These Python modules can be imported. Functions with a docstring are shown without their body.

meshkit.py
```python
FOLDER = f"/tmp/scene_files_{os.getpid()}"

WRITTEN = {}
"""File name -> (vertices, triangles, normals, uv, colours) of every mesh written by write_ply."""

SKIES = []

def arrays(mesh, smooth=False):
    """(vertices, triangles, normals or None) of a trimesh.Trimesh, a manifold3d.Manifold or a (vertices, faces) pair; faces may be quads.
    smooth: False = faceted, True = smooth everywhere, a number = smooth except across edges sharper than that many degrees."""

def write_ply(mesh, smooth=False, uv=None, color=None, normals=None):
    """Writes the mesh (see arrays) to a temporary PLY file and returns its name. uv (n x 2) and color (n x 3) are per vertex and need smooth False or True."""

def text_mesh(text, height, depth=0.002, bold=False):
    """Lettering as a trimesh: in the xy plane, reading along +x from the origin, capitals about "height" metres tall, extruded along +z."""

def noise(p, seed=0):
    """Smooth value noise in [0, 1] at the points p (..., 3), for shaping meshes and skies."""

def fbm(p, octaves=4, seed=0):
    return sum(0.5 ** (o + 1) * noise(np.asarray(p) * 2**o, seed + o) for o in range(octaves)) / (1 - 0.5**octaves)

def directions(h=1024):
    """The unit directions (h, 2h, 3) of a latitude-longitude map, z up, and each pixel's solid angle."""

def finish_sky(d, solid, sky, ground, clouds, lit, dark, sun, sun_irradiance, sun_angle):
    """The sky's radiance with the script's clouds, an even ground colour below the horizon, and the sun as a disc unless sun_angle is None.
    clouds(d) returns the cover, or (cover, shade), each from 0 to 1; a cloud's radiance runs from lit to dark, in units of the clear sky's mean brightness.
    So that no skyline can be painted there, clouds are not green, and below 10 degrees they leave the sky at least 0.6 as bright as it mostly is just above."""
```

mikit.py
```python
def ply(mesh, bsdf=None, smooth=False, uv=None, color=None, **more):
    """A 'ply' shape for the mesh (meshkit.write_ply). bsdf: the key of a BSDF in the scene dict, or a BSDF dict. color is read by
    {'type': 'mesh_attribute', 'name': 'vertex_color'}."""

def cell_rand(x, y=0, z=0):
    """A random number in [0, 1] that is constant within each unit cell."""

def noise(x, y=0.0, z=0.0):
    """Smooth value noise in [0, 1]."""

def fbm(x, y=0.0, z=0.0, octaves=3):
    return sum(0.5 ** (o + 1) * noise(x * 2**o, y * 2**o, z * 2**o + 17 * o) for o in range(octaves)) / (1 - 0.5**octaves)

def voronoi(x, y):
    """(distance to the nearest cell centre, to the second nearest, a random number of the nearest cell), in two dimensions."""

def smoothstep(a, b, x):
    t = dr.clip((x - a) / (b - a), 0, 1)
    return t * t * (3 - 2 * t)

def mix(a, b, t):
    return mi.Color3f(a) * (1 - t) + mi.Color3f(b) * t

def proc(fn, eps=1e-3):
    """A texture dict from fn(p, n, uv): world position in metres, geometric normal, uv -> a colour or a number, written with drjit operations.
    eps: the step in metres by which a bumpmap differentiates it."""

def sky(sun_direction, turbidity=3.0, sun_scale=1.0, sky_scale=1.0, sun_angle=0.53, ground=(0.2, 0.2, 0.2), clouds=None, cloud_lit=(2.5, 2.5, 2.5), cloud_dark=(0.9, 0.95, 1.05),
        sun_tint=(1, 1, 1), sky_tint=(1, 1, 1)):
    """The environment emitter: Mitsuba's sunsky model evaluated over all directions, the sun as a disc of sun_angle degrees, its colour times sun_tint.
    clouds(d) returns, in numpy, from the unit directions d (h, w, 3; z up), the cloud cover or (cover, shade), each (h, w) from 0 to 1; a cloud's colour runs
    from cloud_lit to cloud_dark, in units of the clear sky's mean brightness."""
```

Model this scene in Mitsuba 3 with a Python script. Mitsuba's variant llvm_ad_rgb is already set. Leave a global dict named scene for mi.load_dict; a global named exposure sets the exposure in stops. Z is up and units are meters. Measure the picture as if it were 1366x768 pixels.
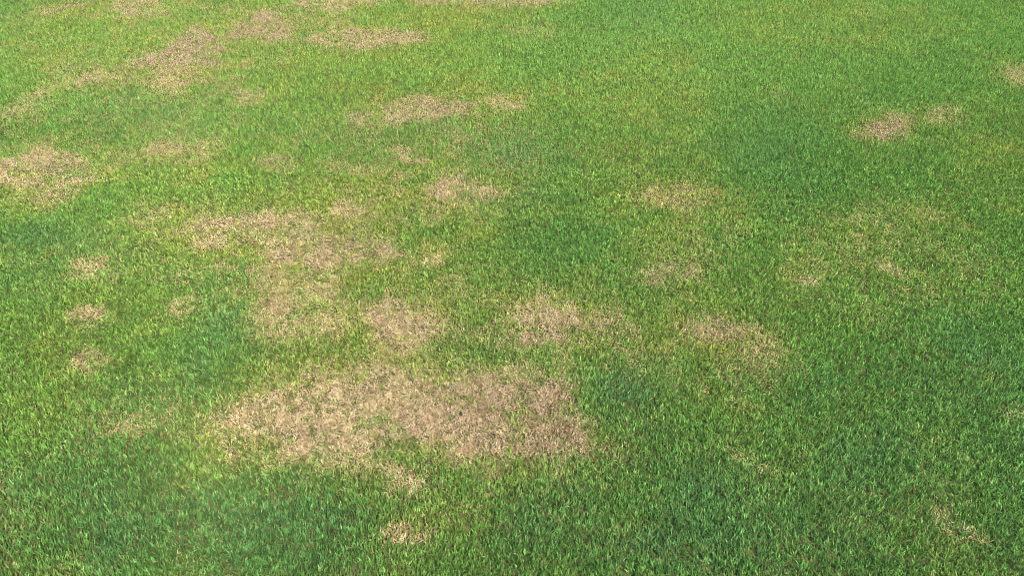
import math
import numpy as np
import trimesh
import shapely
import mitsuba as mi
import mikit
import meshkit
from scipy.ndimage import gaussian_filter, map_coordinates

T = mi.ScalarTransform4f
scene, labels = {}, {}
rng = np.random.default_rng(20240611)

# ------------------------------------------------------------------ camera, sky, exposure
PITCH = math.radians(38.0)
EYE = (0.0, 0.0, 1.6)
HFOV = 66.0
scene['camera'] = {
    'type': 'perspective', 'fov': HFOV, 'fov_axis': 'x', 'near_clip': 0.05, 'far_clip': 400.0,
    'to_world': T().look_at(origin=EYE, target=(0.0, math.cos(PITCH), EYE[2] - math.sin(PITCH)), up=(0, 0, 1))}
scene['sky'] = mikit.sky((0.42, -0.70, 0.86), turbidity=3.5, sun_scale=0.82, sky_scale=1.22, sun_angle=1.7, ground=(0.08, 0.12, 0.05))
exposure = 3.0

# ------------------------------------------------------------------ where the lawn is dead, weak, yellow or lush
# All outlines are on the ground, in metres (x to the right, y away from the viewer).
DEAD = [
    ('widest tan patch of dead grass, running across the lower middle of the lawn', 0.55, [(0.86, [(-0.871, 1.467), (-0.809, 1.511), (-0.741, 1.551), (-0.705, 1.592), (-0.604, 1.598), (-0.548, 1.64), (-0.487, 1.616), (-0.39, 1.671), (-0.297, 1.622), (-0.202, 1.647), (-0.093, 1.628), (0.015, 1.659), (0.127, 1.628), (0.158, 1.562), (0.142, 1.5), (0.192, 1.451), (0.213, 1.408), (0.272, 1.362), (0.237, 1.32), (0.169, 1.337), (0.11, 1.318), (0.014, 1.335), (-0.083, 1.322), (-0.161, 1.332), (-0.241, 1.362), (-0.32, 1.367), (-0.339, 1.332), (-0.408, 1.308), (-0.487, 1.32), (-0.57, 1.347), (-0.658, 1.387), (-0.744, 1.413), (-0.808, 1.427)]), (0.8, [(-0.863, 1.459), (-0.789, 1.5), (-0.693, 1.528), (-0.666, 1.434), (-0.763, 1.408)]), (0.75, [(-0.314, 1.444), (-0.333, 1.38), (-0.396, 1.335), (-0.487, 1.32), (-0.584, 1.335), (-0.664, 1.38), (-0.707, 1.444), (-0.697, 1.511), (-0.635, 1.562), (-0.537, 1.581), (-0.431, 1.562), (-0.349, 1.511)]), (0.7, [(0.239, 1.375), (0.221, 1.347), (0.177, 1.326), (0.119, 1.319), (0.062, 1.326), (0.021, 1.347), (0.005, 1.375), (0.021, 1.403), (0.065, 1.425), (0.125, 1.433), (0.184, 1.425), (0.226, 1.403)]), (0.5, [(-0.7, 1.37), (-0.696, 1.335), (-0.702, 1.31), (-0.718, 1.301), (-0.738, 1.31), (-0.759, 1.335), (-0.774, 1.37), (-0.78, 1.406), (-0.774, 1.432), (-0.758, 1.442), (-0.736, 1.432), (-0.715, 1.406)]), (0.55, [(-0.612, 1.687), (-0.511, 1.678), (-0.459, 1.625), (-0.562, 1.604)])]),
    ('narrow tan tail of dead grass hanging below the widest dead patch', 0.4, [(0.72, [(-0.342, 1.313), (-0.285, 1.318), (-0.241, 1.284), (-0.242, 1.215), (-0.281, 1.202), (-0.316, 1.242)])]),
    ('small isolated straw coloured spot below the tail of the widest patch', 0.25, [(0.8, [(-0.185, 1.105), (-0.191, 1.086), (-0.21, 1.073), (-0.237, 1.068), (-0.265, 1.073), (-0.287, 1.086), (-0.297, 1.105), (-0.292, 1.124), (-0.273, 1.138), (-0.245, 1.143), (-0.216, 1.138), (-0.194, 1.124)])]),
    ('curved pale patch of dead grass arching over a dark green lobe', 0.5, [(0.86, [(-1.187, 2.393), (-1.141, 2.438), (-1.057, 2.433), (-0.98, 2.509), (-0.886, 2.433), (-0.763, 2.35), (-0.649, 2.317), (-0.565, 2.289), (-0.43, 2.317), (-0.4, 2.243), (-0.459, 2.19), (-0.562, 2.19), (-0.577, 2.13), (-0.65, 2.113), (-0.729, 2.13), (-0.809, 2.199), (-0.901, 2.307), (-0.992, 2.298), (-1.087, 2.307), (-1.15, 2.336)]), (0.7, [(-0.602, 2.178), (-0.635, 2.116), (-0.707, 2.104), (-0.803, 2.145), (-0.9, 2.231), (-0.975, 2.345), (-1.004, 2.456), (-0.976, 2.533), (-0.895, 2.548), (-0.787, 2.497), (-0.686, 2.397), (-0.619, 2.28)])]),
    ('mottled straw and green patch hanging beneath the curved pale patch', 0.35, [(0.58, [(-0.895, 2.181), (-0.794, 2.19), (-0.665, 2.126), (-0.575, 2.113), (-0.56, 1.985), (-0.525, 1.838), (-0.575, 1.783), (-0.676, 1.776), (-0.763, 1.81), (-0.81, 1.947)]), (0.4, [(-0.666, 1.97), (-0.669, 1.944), (-0.689, 1.926), (-0.719, 1.919), (-0.753, 1.926), (-0.781, 1.944), (-0.796, 1.97), (-0.794, 1.996), (-0.774, 2.015), (-0.743, 2.022), (-0.708, 2.015), (-0.68, 1.996)]), (0.4, [(-0.581, 1.852), (-0.587, 1.82), (-0.615, 1.798), (-0.656, 1.79), (-0.701, 1.798), (-0.738, 1.82), (-0.757, 1.852), (-0.753, 1.884), (-0.726, 1.908), (-0.683, 1.917), (-0.637, 1.908), (-0.599, 1.884)])]),
    ('rounded pinkish tan patch between the mottled patch and the wide middle one', 0.7, [(0.7, [(-0.461, 1.97), (-0.398, 2.008), (-0.331, 1.947), (-0.254, 1.895), (-0.188, 1.855), (-0.203, 1.789), (-0.278, 1.762), (-0.319, 1.723), (-0.388, 1.742), (-0.433, 1.838)])]),
    ('tan patch with a ragged lower edge at the centre right, above the widest patch', 0.6, [(0.7, [(0.017, 1.954), (0.07, 1.993), (0.15, 1.977), (0.22, 1.939), (0.22, 1.838), (0.198, 1.783), (0.119, 1.796), (0.029, 1.776), (-0.052, 1.749), (-0.098, 1.783), (-0.025, 1.838)])]),
    ('brownish thin patch trailing off the right end of the centre patch', 0.6, [(0.42, [(0.398, 1.845), (0.382, 1.806), (0.348, 1.778), (0.306, 1.768), (0.266, 1.778), (0.238, 1.806), (0.23, 1.845), (0.245, 1.885), (0.278, 1.915), (0.322, 1.926), (0.364, 1.915), (0.392, 1.885)])]),
    ('tan patch of dead grass second nearest the right of the centre patch, by olive grass', 0.6, [(0.54, [(0.568, 1.88), (0.657, 1.917), (0.715, 1.91), (0.747, 1.838), (0.743, 1.783), (0.662, 1.776), (0.584, 1.783), (0.555, 1.81)]), (0.22, [(0.704, 1.697), (0.69, 1.668), (0.666, 1.648), (0.638, 1.641), (0.613, 1.648), (0.598, 1.668), (0.597, 1.697), (0.61, 1.726), (0.634, 1.747), (0.663, 1.755), (0.689, 1.747), (0.704, 1.726)]), (0.22, [(0.822, 1.766), (0.809, 1.745), (0.788, 1.73), (0.762, 1.725), (0.74, 1.73), (0.726, 1.745), (0.724, 1.766), (0.736, 1.786), (0.757, 1.802), (0.783, 1.808), (0.807, 1.802), (0.821, 1.786)])]),
    ('small tan oval above the right hand tan patch', 0.55, [(0.55, [(0.424, 2.139), (0.506, 2.181), (0.598, 2.19), (0.669, 2.199), (0.649, 2.122), (0.553, 2.072), (0.507, 2.016), (0.443, 2.056)])]),
    ('bleached patch cut off by the left edge of the picture', 0.4, [(0.82, [(-2.171, 2.9), (-2.059, 2.958), (-1.935, 2.998), (-1.79, 2.92), (-1.7, 2.838), (-1.674, 2.718), (-1.73, 2.644), (-1.715, 2.515), (-1.767, 2.504), (-1.856, 2.633), (-1.981, 2.678), (-2.072, 2.713)])]),
    ('straw spot beside the left edge, highest of a column of three', 0.2, [(0.68, [(-1.373, 2.147), (-1.367, 2.114), (-1.379, 2.09), (-1.405, 2.082), (-1.439, 2.09), (-1.471, 2.114), (-1.493, 2.147), (-1.5, 2.181), (-1.489, 2.206), (-1.462, 2.215), (-1.427, 2.206), (-1.394, 2.181)]), (0.3, [(-1.296, 2.076), (-1.291, 2.051), (-1.295, 2.033), (-1.309, 2.027), (-1.327, 2.033), (-1.346, 2.051), (-1.361, 2.076), (-1.367, 2.102), (-1.362, 2.12), (-1.349, 2.127), (-1.33, 2.12), (-1.31, 2.102)])]),
    ('straw spot beside the left edge, middle one of a column of three', 0.35, [(0.68, [(-1.265, 1.888), (-1.262, 1.86), (-1.274, 1.839), (-1.3, 1.832), (-1.332, 1.839), (-1.362, 1.86), (-1.382, 1.888), (-1.387, 1.916), (-1.374, 1.938), (-1.348, 1.946), (-1.315, 1.938), (-1.285, 1.916)])]),
    ('straw spot beside the left edge, lowest of a column of three', 0.3, [(0.72, [(-1.197, 1.703), (-1.195, 1.678), (-1.207, 1.66), (-1.231, 1.654), (-1.261, 1.66), (-1.289, 1.678), (-1.307, 1.703), (-1.311, 1.729), (-1.299, 1.748), (-1.274, 1.755), (-1.243, 1.748), (-1.215, 1.729)])]),
    ('small straw spot between the column of three and the dark green lobe', 0.4, [(0.64, [(-1.121, 1.947), (-1.064, 1.993), (-1.006, 1.985), (-1.004, 1.932), (-1.058, 1.902), (-1.103, 1.91)])]),
    ('slanting straw streak above the left end of the curved patch', 0.35, [(0.46, [(-1.405, 2.463), (-1.367, 2.568), (-1.314, 2.546), (-1.297, 2.473), (-1.353, 2.413)])]),
    ('faint straw band leading left from the widest patch', 0.3, [(0.46, [(-1.132, 1.434), (-1.054, 1.467), (-0.995, 1.5), (-0.915, 1.505), (-0.908, 1.461), (-0.992, 1.434), (-1.081, 1.408)])]),
    ('large pinkish patch near the top left of the lawn', 0.85, [(0.78, [(-1.987, 3.941), (-1.93, 4.083), (-1.819, 4.169), (-1.873, 4.394), (-1.811, 4.49), (-1.664, 4.371), (-1.583, 4.126), (-1.567, 3.941), (-1.639, 3.862), (-1.768, 3.901), (-1.883, 3.901)]), (0.6, [(-1.592, 4.158), (-1.567, 4.023), (-1.577, 3.928), (-1.619, 3.894), (-1.682, 3.928), (-1.752, 4.023), (-1.811, 4.158), (-1.844, 4.3), (-1.838, 4.41), (-1.794, 4.451), (-1.724, 4.41), (-1.649, 4.3)])]),
    ('pale straw fringe just under the large pinkish patch', 0.15, [(0.52, [(-1.598, 3.722), (-1.581, 3.627), (-1.596, 3.559), (-1.639, 3.535), (-1.697, 3.559), (-1.759, 3.627), (-1.807, 3.722), (-1.829, 3.821), (-1.816, 3.896), (-1.772, 3.924), (-1.708, 3.896), (-1.644, 3.821)])]),
    ('pinkish patch higher up, right of the large pinkish one', 0.8, [(0.7, [(-1.556, 4.348), (-1.587, 4.665), (-1.495, 4.743), (-1.387, 4.665), (-1.298, 4.394), (-1.193, 4.279), (-1.322, 4.212), (-1.456, 4.257)])]),
    ('flat tan streak near the top, left of the middle', 0.45, [(0.7, [(-1.113, 4.19), (-1.019, 4.348), (-0.905, 4.418), (-0.689, 4.394), (-0.471, 4.418), (-0.464, 4.234), (-0.621, 4.169), (-0.734, 4.105), (-0.918, 4.126)])]),
    ('long tan streak in the upper middle, pale at its right end', 0.55, [(0.74, [(-0.615, 3.359), (-0.561, 3.487), (-0.422, 3.521), (-0.293, 3.455), (-0.18, 3.471), (-0.19, 3.359), (-0.318, 3.312), (-0.397, 3.237), (-0.533, 3.252)]), (0.55, [(-0.621, 3.32), (-0.626, 3.281), (-0.647, 3.254), (-0.68, 3.244), (-0.716, 3.254), (-0.746, 3.281), (-0.762, 3.32), (-0.759, 3.359), (-0.738, 3.388), (-0.704, 3.399), (-0.666, 3.388), (-0.636, 3.359)])]),
    ('pale straw streak just right of the long tan streak', 0.15, [(0.62, [(-0.181, 3.487), (-0.101, 3.563), (0.025, 3.546), (0.071, 3.455), (0.024, 3.39), (-0.098, 3.422)])]),
    ('small pale dash below the long tan streak', 0.4, [(0.56, [(-0.519, 2.998), (-0.458, 3.025), (-0.387, 2.945), (-0.35, 2.882), (-0.417, 2.869), (-0.478, 2.92)])]),
    ('tan patch in the upper middle, above the centre green', 0.65, [(0.64, [(-0.342, 2.622), (-0.313, 2.724), (-0.235, 2.771), (-0.129, 2.748), (-0.097, 2.678), (-0.021, 2.667), (-0.032, 2.611), (-0.124, 2.611), (-0.224, 2.578)])]),
    ('small pale spot above the right end of the curved patch', 0.3, [(0.6, [(-0.563, 2.515), (-0.566, 2.486), (-0.582, 2.465), (-0.608, 2.457), (-0.637, 2.465), (-0.66, 2.486), (-0.673, 2.515), (-0.67, 2.544), (-0.654, 2.566), (-0.627, 2.574), (-0.598, 2.566), (-0.575, 2.544)])]),
    ('pale straw dash right of the curved patch end', 0.2, [(0.52, [(-0.332, 2.208), (-0.282, 2.234), (-0.216, 2.216), (-0.217, 2.164), (-0.275, 2.147)])]),
    ('thin tan streak slanting down to the left edge near the top', 0.4, [(0.46, [(-2.328, 3.312), (-2.353, 3.487), (-2.275, 3.624), (-2.206, 3.538), (-2.236, 3.39), (-2.278, 3.267)]), (0.46, [(-2.238, 3.624), (-2.227, 3.805), (-2.11, 3.843), (-2.027, 3.695), (-2.092, 3.624), (-2.171, 3.555)])]),
    ('pale straw spot in the upper left, under the flat tan streak', 0.15, [(0.58, [(-1.182, 3.512), (-1.181, 3.461), (-1.202, 3.425), (-1.24, 3.412), (-1.285, 3.425), (-1.326, 3.461), (-1.352, 3.512), (-1.355, 3.564), (-1.334, 3.603), (-1.295, 3.618), (-1.248, 3.603), (-1.206, 3.564)])]),
    ('pale spot straddling the top edge at the left', 0.4, [(0.6, [(-2.166, 4.837), (-2.137, 4.71), (-2.149, 4.62), (-2.196, 4.588), (-2.267, 4.62), (-2.346, 4.71), (-2.413, 4.837), (-2.449, 4.97), (-2.442, 5.071), (-2.392, 5.109), (-2.314, 5.071), (-2.231, 4.97)])]),
    ('pale yellow streak at the top left corner', 0.15, [(0.46, [(-2.862, 4.691), (-2.812, 4.824), (-2.618, 4.934), (-2.542, 4.797), (-2.679, 4.73), (-2.771, 4.639)])]),
    ('tan strip along the top edge, left of the middle', 0.4, [(0.56, [(-1.396, 5.108), (-1.015, 5.108), (-0.769, 5.049), (-0.765, 4.824), (-0.956, 4.743), (-1.086, 4.717), (-1.276, 4.77)])]),
    ('tan strip along the top edge at the middle', 0.5, [(0.58, [(-0.681, 5.108), (-0.395, 5.108), (0.414, 5.108), (0.315, 4.851), (0.032, 4.77), (-0.194, 4.77), (-0.379, 4.851), (-0.628, 4.824)])]),
    ('thin patch with a dark green heart in the upper left', 0.3, [(0.46, [(-1.581, 2.945), (-1.533, 3.093), (-1.5, 3.149), (-1.416, 3.066), (-1.259, 3.025), (-1.247, 2.932), (-1.357, 2.932), (-1.46, 2.958), (-1.515, 2.894)])]),
    ('faint tan spot right of the dark green heart', 0.45, [(0.48, [(-0.892, 2.9), (-0.896, 2.862), (-0.921, 2.834), (-0.961, 2.824), (-1.007, 2.834), (-1.045, 2.862), (-1.067, 2.9), (-1.065, 2.94), (-1.04, 2.969), (-0.998, 2.98), (-0.951, 2.969), (-0.913, 2.94)])]),
    ('orange tan patch on the right, by far the larger of a pair', 0.65, [(0.62, [(1.494, 3.093), (1.604, 3.237), (1.716, 3.359), (1.807, 3.343), (1.773, 3.222), (1.676, 3.093), (1.559, 3.066)])]),
    ('pale smaller patch just right of the orange tan one', 0.2, [(0.42, [(2.048, 3.312), (2.012, 3.261), (1.963, 3.225), (1.912, 3.211), (1.872, 3.225), (1.854, 3.261), (1.863, 3.312), (1.897, 3.364), (1.947, 3.403), (2.0, 3.418), (2.041, 3.403), (2.058, 3.364)])]),
    ('tan patch cut by the right edge near the top', 0.6, [(0.58, [(2.441, 3.824), (2.574, 3.901), (2.72, 3.921), (2.573, 3.641), (2.499, 3.677), (2.424, 3.713)])]),
    ('straw patch right of the centre, in the upper half', 0.3, [(0.34, [(0.447, 2.6), (0.521, 2.678), (0.672, 2.701), (0.786, 2.678), (0.749, 2.568), (0.654, 2.515), (0.645, 2.463), (0.605, 2.473), (0.605, 2.557), (0.503, 2.546)])]),
    ('tiny pale dash in the green right of the small tan oval', 0.45, [(0.58, [(0.922, 2.122), (0.985, 2.147), (1.008, 2.122), (0.991, 2.08), (0.931, 2.08)])]),
    ('pale dash farther right, slanting in olive grass', 0.35, [(0.48, [(1.221, 2.181), (1.284, 2.199), (1.319, 2.156), (1.315, 2.113), (1.256, 2.122)])]),
    ('straw spot by the lower right corner', 0.3, [(0.58, [(1.012, 1.15), (1.041, 1.167), (1.055, 1.141), (1.05, 1.116), (1.086, 1.1), (1.08, 1.072), (1.037, 1.068), (1.021, 1.104)])]),
    ('straw smudge at the right edge, below the middle', 0.4, [(0.42, [(1.415, 1.485), (1.401, 1.468), (1.38, 1.457), (1.358, 1.452), (1.34, 1.457), (1.33, 1.468), (1.333, 1.485), (1.346, 1.501), (1.367, 1.513), (1.39, 1.517), (1.409, 1.513), (1.418, 1.501)])]),
    ('slanting straw smudge in the lower right green', 0.35, [(0.4, [(0.579, 1.352), (0.622, 1.367), (0.652, 1.332), (0.689, 1.298), (0.675, 1.275), (0.629, 1.303), (0.591, 1.318)])]),
]
WEAK = [
    (0.12, 0.4, [(-0.049, 2.044), (-0.1, 1.805), (-0.237, 1.651), (-0.423, 1.598), (-0.624, 1.651), (-0.806, 1.805), (-0.928, 2.044), (-0.943, 2.323), (-0.82, 2.56), (-0.579, 2.654), (-0.311, 2.56), (-0.117, 2.323)]),
    (0.2, 0.4, [(-0.877, 2.234), (-0.861, 2.045), (-0.913, 1.919), (-1.014, 1.875), (-1.143, 1.919), (-1.277, 2.045), (-1.384, 2.234), (-1.433, 2.447), (-1.396, 2.62), (-1.277, 2.687), (-1.115, 2.62), (-0.966, 2.447)]),
    (0.22, 0.4, [(-1.151, 3.282), (-1.161, 3.003), (-1.322, 2.82), (-1.585, 2.757), (-1.898, 2.82), (-2.204, 3.003), (-2.435, 3.282), (-2.513, 3.599), (-2.384, 3.861), (-2.063, 3.965), (-1.66, 3.861), (-1.324, 3.599)]),
    (0.16, 0.4, [(-1.031, 4.359), (-1.084, 3.967), (-1.354, 3.712), (-1.764, 3.625), (-2.238, 3.712), (-2.692, 3.967), (-3.028, 4.359), (-3.13, 4.816), (-2.908, 5.2), (-2.39, 5.353), (-1.76, 5.2), (-1.26, 4.816)]),
    (0.2, 0.5, [(0.478, 1.838), (0.422, 1.724), (0.308, 1.646), (0.165, 1.618), (0.026, 1.646), (-0.079, 1.724), (-0.122, 1.838), (-0.085, 1.96), (0.03, 2.057), (0.193, 2.093), (0.351, 2.057), (0.455, 1.96)]),
    (0.1, 0.4, [(0.892, 1.752), (0.82, 1.636), (0.698, 1.557), (0.556, 1.528), (0.425, 1.557), (0.335, 1.636), (0.309, 1.752), (0.363, 1.878), (0.489, 1.977), (0.653, 2.015), (0.802, 1.977), (0.889, 1.878)]),
    (0.2, 0.4, [(0.151, 2.932), (0.082, 2.662), (-0.077, 2.486), (-0.284, 2.425), (-0.5, 2.486), (-0.686, 2.662), (-0.797, 2.932), (-0.788, 3.243), (-0.636, 3.501), (-0.375, 3.603), (-0.098, 3.501), (0.094, 3.243)]),
    (0.22, 0.4, [(-0.796, 1.44), (-0.812, 1.396), (-0.88, 1.364), (-0.981, 1.353), (-1.091, 1.364), (-1.183, 1.396), (-1.231, 1.44), (-1.223, 1.485), (-1.156, 1.52), (-1.049, 1.532), (-0.932, 1.52), (-0.839, 1.485)]),
    (0.08, 0.3, [(0.818, 2.35), (0.74, 2.136), (0.633, 1.995), (0.52, 1.946), (0.423, 1.995), (0.361, 2.136), (0.352, 2.35), (0.409, 2.592), (0.526, 2.792), (0.67, 2.87), (0.788, 2.792), (0.84, 2.592)]),
    (0.12, 0.3, [(1.681, 2.212), (1.546, 2.036), (1.359, 1.918), (1.164, 1.877), (1.0, 1.918), (0.901, 2.036), (0.897, 2.212), (1.003, 2.408), (1.205, 2.566), (1.444, 2.628), (1.637, 2.566), (1.721, 2.408)]),
    (0.06, 0.4, [(0.213, 1.301), (0.161, 1.268), (0.027, 1.244), (-0.155, 1.235), (-0.337, 1.244), (-0.474, 1.268), (-0.53, 1.301), (-0.487, 1.335), (-0.352, 1.36), (-0.163, 1.37), (0.028, 1.36), (0.165, 1.335)]),
    (0.2, 0.5, [(0.185, 1.653), (0.137, 1.632), (0.009, 1.617), (-0.165, 1.612), (-0.339, 1.617), (-0.469, 1.632), (-0.52, 1.653), (-0.476, 1.674), (-0.348, 1.689), (-0.17, 1.695), (0.009, 1.689), (0.139, 1.674)]),
    (0.34, 0.4, [(-0.897, 4.478), (-0.891, 4.25), (-0.945, 4.095), (-1.042, 4.04), (-1.161, 4.095), (-1.277, 4.25), (-1.36, 4.478), (-1.387, 4.725), (-1.341, 4.92), (-1.23, 4.994), (-1.091, 4.92), (-0.968, 4.725)]),
    (0.3, 0.6, [(0.256, 4.465), (0.23, 4.347), (0.169, 4.263), (0.09, 4.233), (0.013, 4.263), (-0.045, 4.347), (-0.068, 4.465), (-0.047, 4.589), (0.014, 4.684), (0.098, 4.719), (0.182, 4.684), (0.239, 4.589)]),
    (0.3, 0.3, [(-0.096, 2.0), (-0.102, 1.966), (-0.121, 1.941), (-0.148, 1.932), (-0.175, 1.941), (-0.197, 1.966), (-0.206, 2.0), (-0.201, 2.036), (-0.182, 2.062), (-0.154, 2.072), (-0.126, 2.062), (-0.104, 2.036)]),
    (0.3, 0.4, [(0.35, 2.985), (0.341, 2.963), (0.322, 2.947), (0.297, 2.941), (0.273, 2.947), (0.255, 2.963), (0.25, 2.985), (0.258, 3.007), (0.278, 3.024), (0.303, 3.03), (0.328, 3.024), (0.345, 3.007)]),
    (0.32, 0.1, [(1.308, 3.521), (1.292, 3.484), (1.267, 3.457), (1.241, 3.447), (1.219, 3.457), (1.209, 3.484), (1.212, 3.521), (1.228, 3.559), (1.253, 3.587), (1.28, 3.597), (1.302, 3.587), (1.312, 3.559)]),
    (0.2, 0.3, [(2.268, 4.756), (2.222, 4.676), (2.159, 4.618), (2.094, 4.597), (2.045, 4.618), (2.023, 4.676), (2.035, 4.756), (2.079, 4.84), (2.144, 4.902), (2.212, 4.925), (2.263, 4.902), (2.283, 4.84)]),
    (0.2, 0.5, [(1.529, 2.008), (1.509, 1.978), (1.485, 1.956), (1.462, 1.948), (1.446, 1.956), (1.441, 1.978), (1.45, 2.008), (1.469, 2.039), (1.494, 2.062), (1.518, 2.071), (1.534, 2.062), (1.538, 2.039)]),
    (0.2, 0.4, [(1.109, 2.257), (1.098, 2.239), (1.08, 2.226), (1.059, 2.222), (1.04, 2.226), (1.03, 2.239), (1.03, 2.257), (1.04, 2.275), (1.059, 2.288), (1.08, 2.293), (1.099, 2.288), (1.109, 2.275)]),
    (0.25, 0.5, [(0.586, 1.831), (0.573, 1.804), (0.548, 1.784), (0.518, 1.777), (0.491, 1.784), (0.473, 1.804), (0.469, 1.831), (0.481, 1.858), (0.506, 1.879), (0.537, 1.887), (0.565, 1.879), (0.583, 1.858)]),
    (0.36, 0.25, [(0.598, 1.577), (0.589, 1.559), (0.572, 1.546), (0.552, 1.541), (0.534, 1.546), (0.522, 1.559), (0.52, 1.577), (0.529, 1.595), (0.546, 1.609), (0.566, 1.614), (0.585, 1.609), (0.597, 1.595)]),
    (0.24, 0.6, [(-0.733, 1.261), (-0.734, 1.248), (-0.743, 1.238), (-0.758, 1.235), (-0.775, 1.238), (-0.79, 1.248), (-0.798, 1.261), (-0.798, 1.274), (-0.789, 1.283), (-0.774, 1.287), (-0.756, 1.283), (-0.741, 1.274)]),
    (0.28, 0.2, [(-1.193, 1.165), (-1.177, 1.123), (-1.176, 1.094), (-1.188, 1.083), (-1.211, 1.094), (-1.239, 1.123), (-1.265, 1.165), (-1.283, 1.207), (-1.286, 1.24), (-1.274, 1.252), (-1.249, 1.24), (-1.219, 1.207)]),
    (0.22, 0.4, [(-0.593, 1.165), (-0.594, 1.151), (-0.601, 1.142), (-0.614, 1.138), (-0.628, 1.142), (-0.641, 1.151), (-0.648, 1.165), (-0.648, 1.178), (-0.64, 1.188), (-0.627, 1.191), (-0.613, 1.188), (-0.6, 1.178)]),
    (0.26, 0.5, [(-0.713, 1.054), (-0.714, 1.037), (-0.724, 1.026), (-0.742, 1.021), (-0.763, 1.026), (-0.781, 1.037), (-0.792, 1.054), (-0.792, 1.07), (-0.782, 1.083), (-0.764, 1.087), (-0.742, 1.083), (-0.724, 1.07)]),
    (0.24, 0.5, [(-0.239, 1.03), (-0.24, 1.005), (-0.249, 0.987), (-0.264, 0.98), (-0.28, 0.987), (-0.294, 1.005), (-0.301, 1.03), (-0.3, 1.055), (-0.291, 1.074), (-0.276, 1.081), (-0.259, 1.074), (-0.245, 1.055)]),
    (0.34, 0.3, [(-0.077, 2.122), (-0.079, 2.108), (-0.087, 2.097), (-0.098, 2.094), (-0.109, 2.097), (-0.117, 2.108), (-0.12, 2.122), (-0.118, 2.136), (-0.11, 2.146), (-0.099, 2.15), (-0.088, 2.146), (-0.08, 2.136)]),
    (0.25, 0.3, [(-1.126, 1.37), (-1.123, 1.351), (-1.129, 1.338), (-1.144, 1.333), (-1.163, 1.338), (-1.181, 1.351), (-1.194, 1.37), (-1.198, 1.388), (-1.192, 1.402), (-1.177, 1.407), (-1.157, 1.402), (-1.139, 1.388)]),
    (0.2, 0.7, [(-1.049, 1.656), (-1.038, 1.613), (-1.04, 1.582), (-1.053, 1.571), (-1.074, 1.582), (-1.098, 1.613), (-1.12, 1.656), (-1.132, 1.7), (-1.131, 1.733), (-1.118, 1.746), (-1.095, 1.733), (-1.07, 1.7)]),
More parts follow.
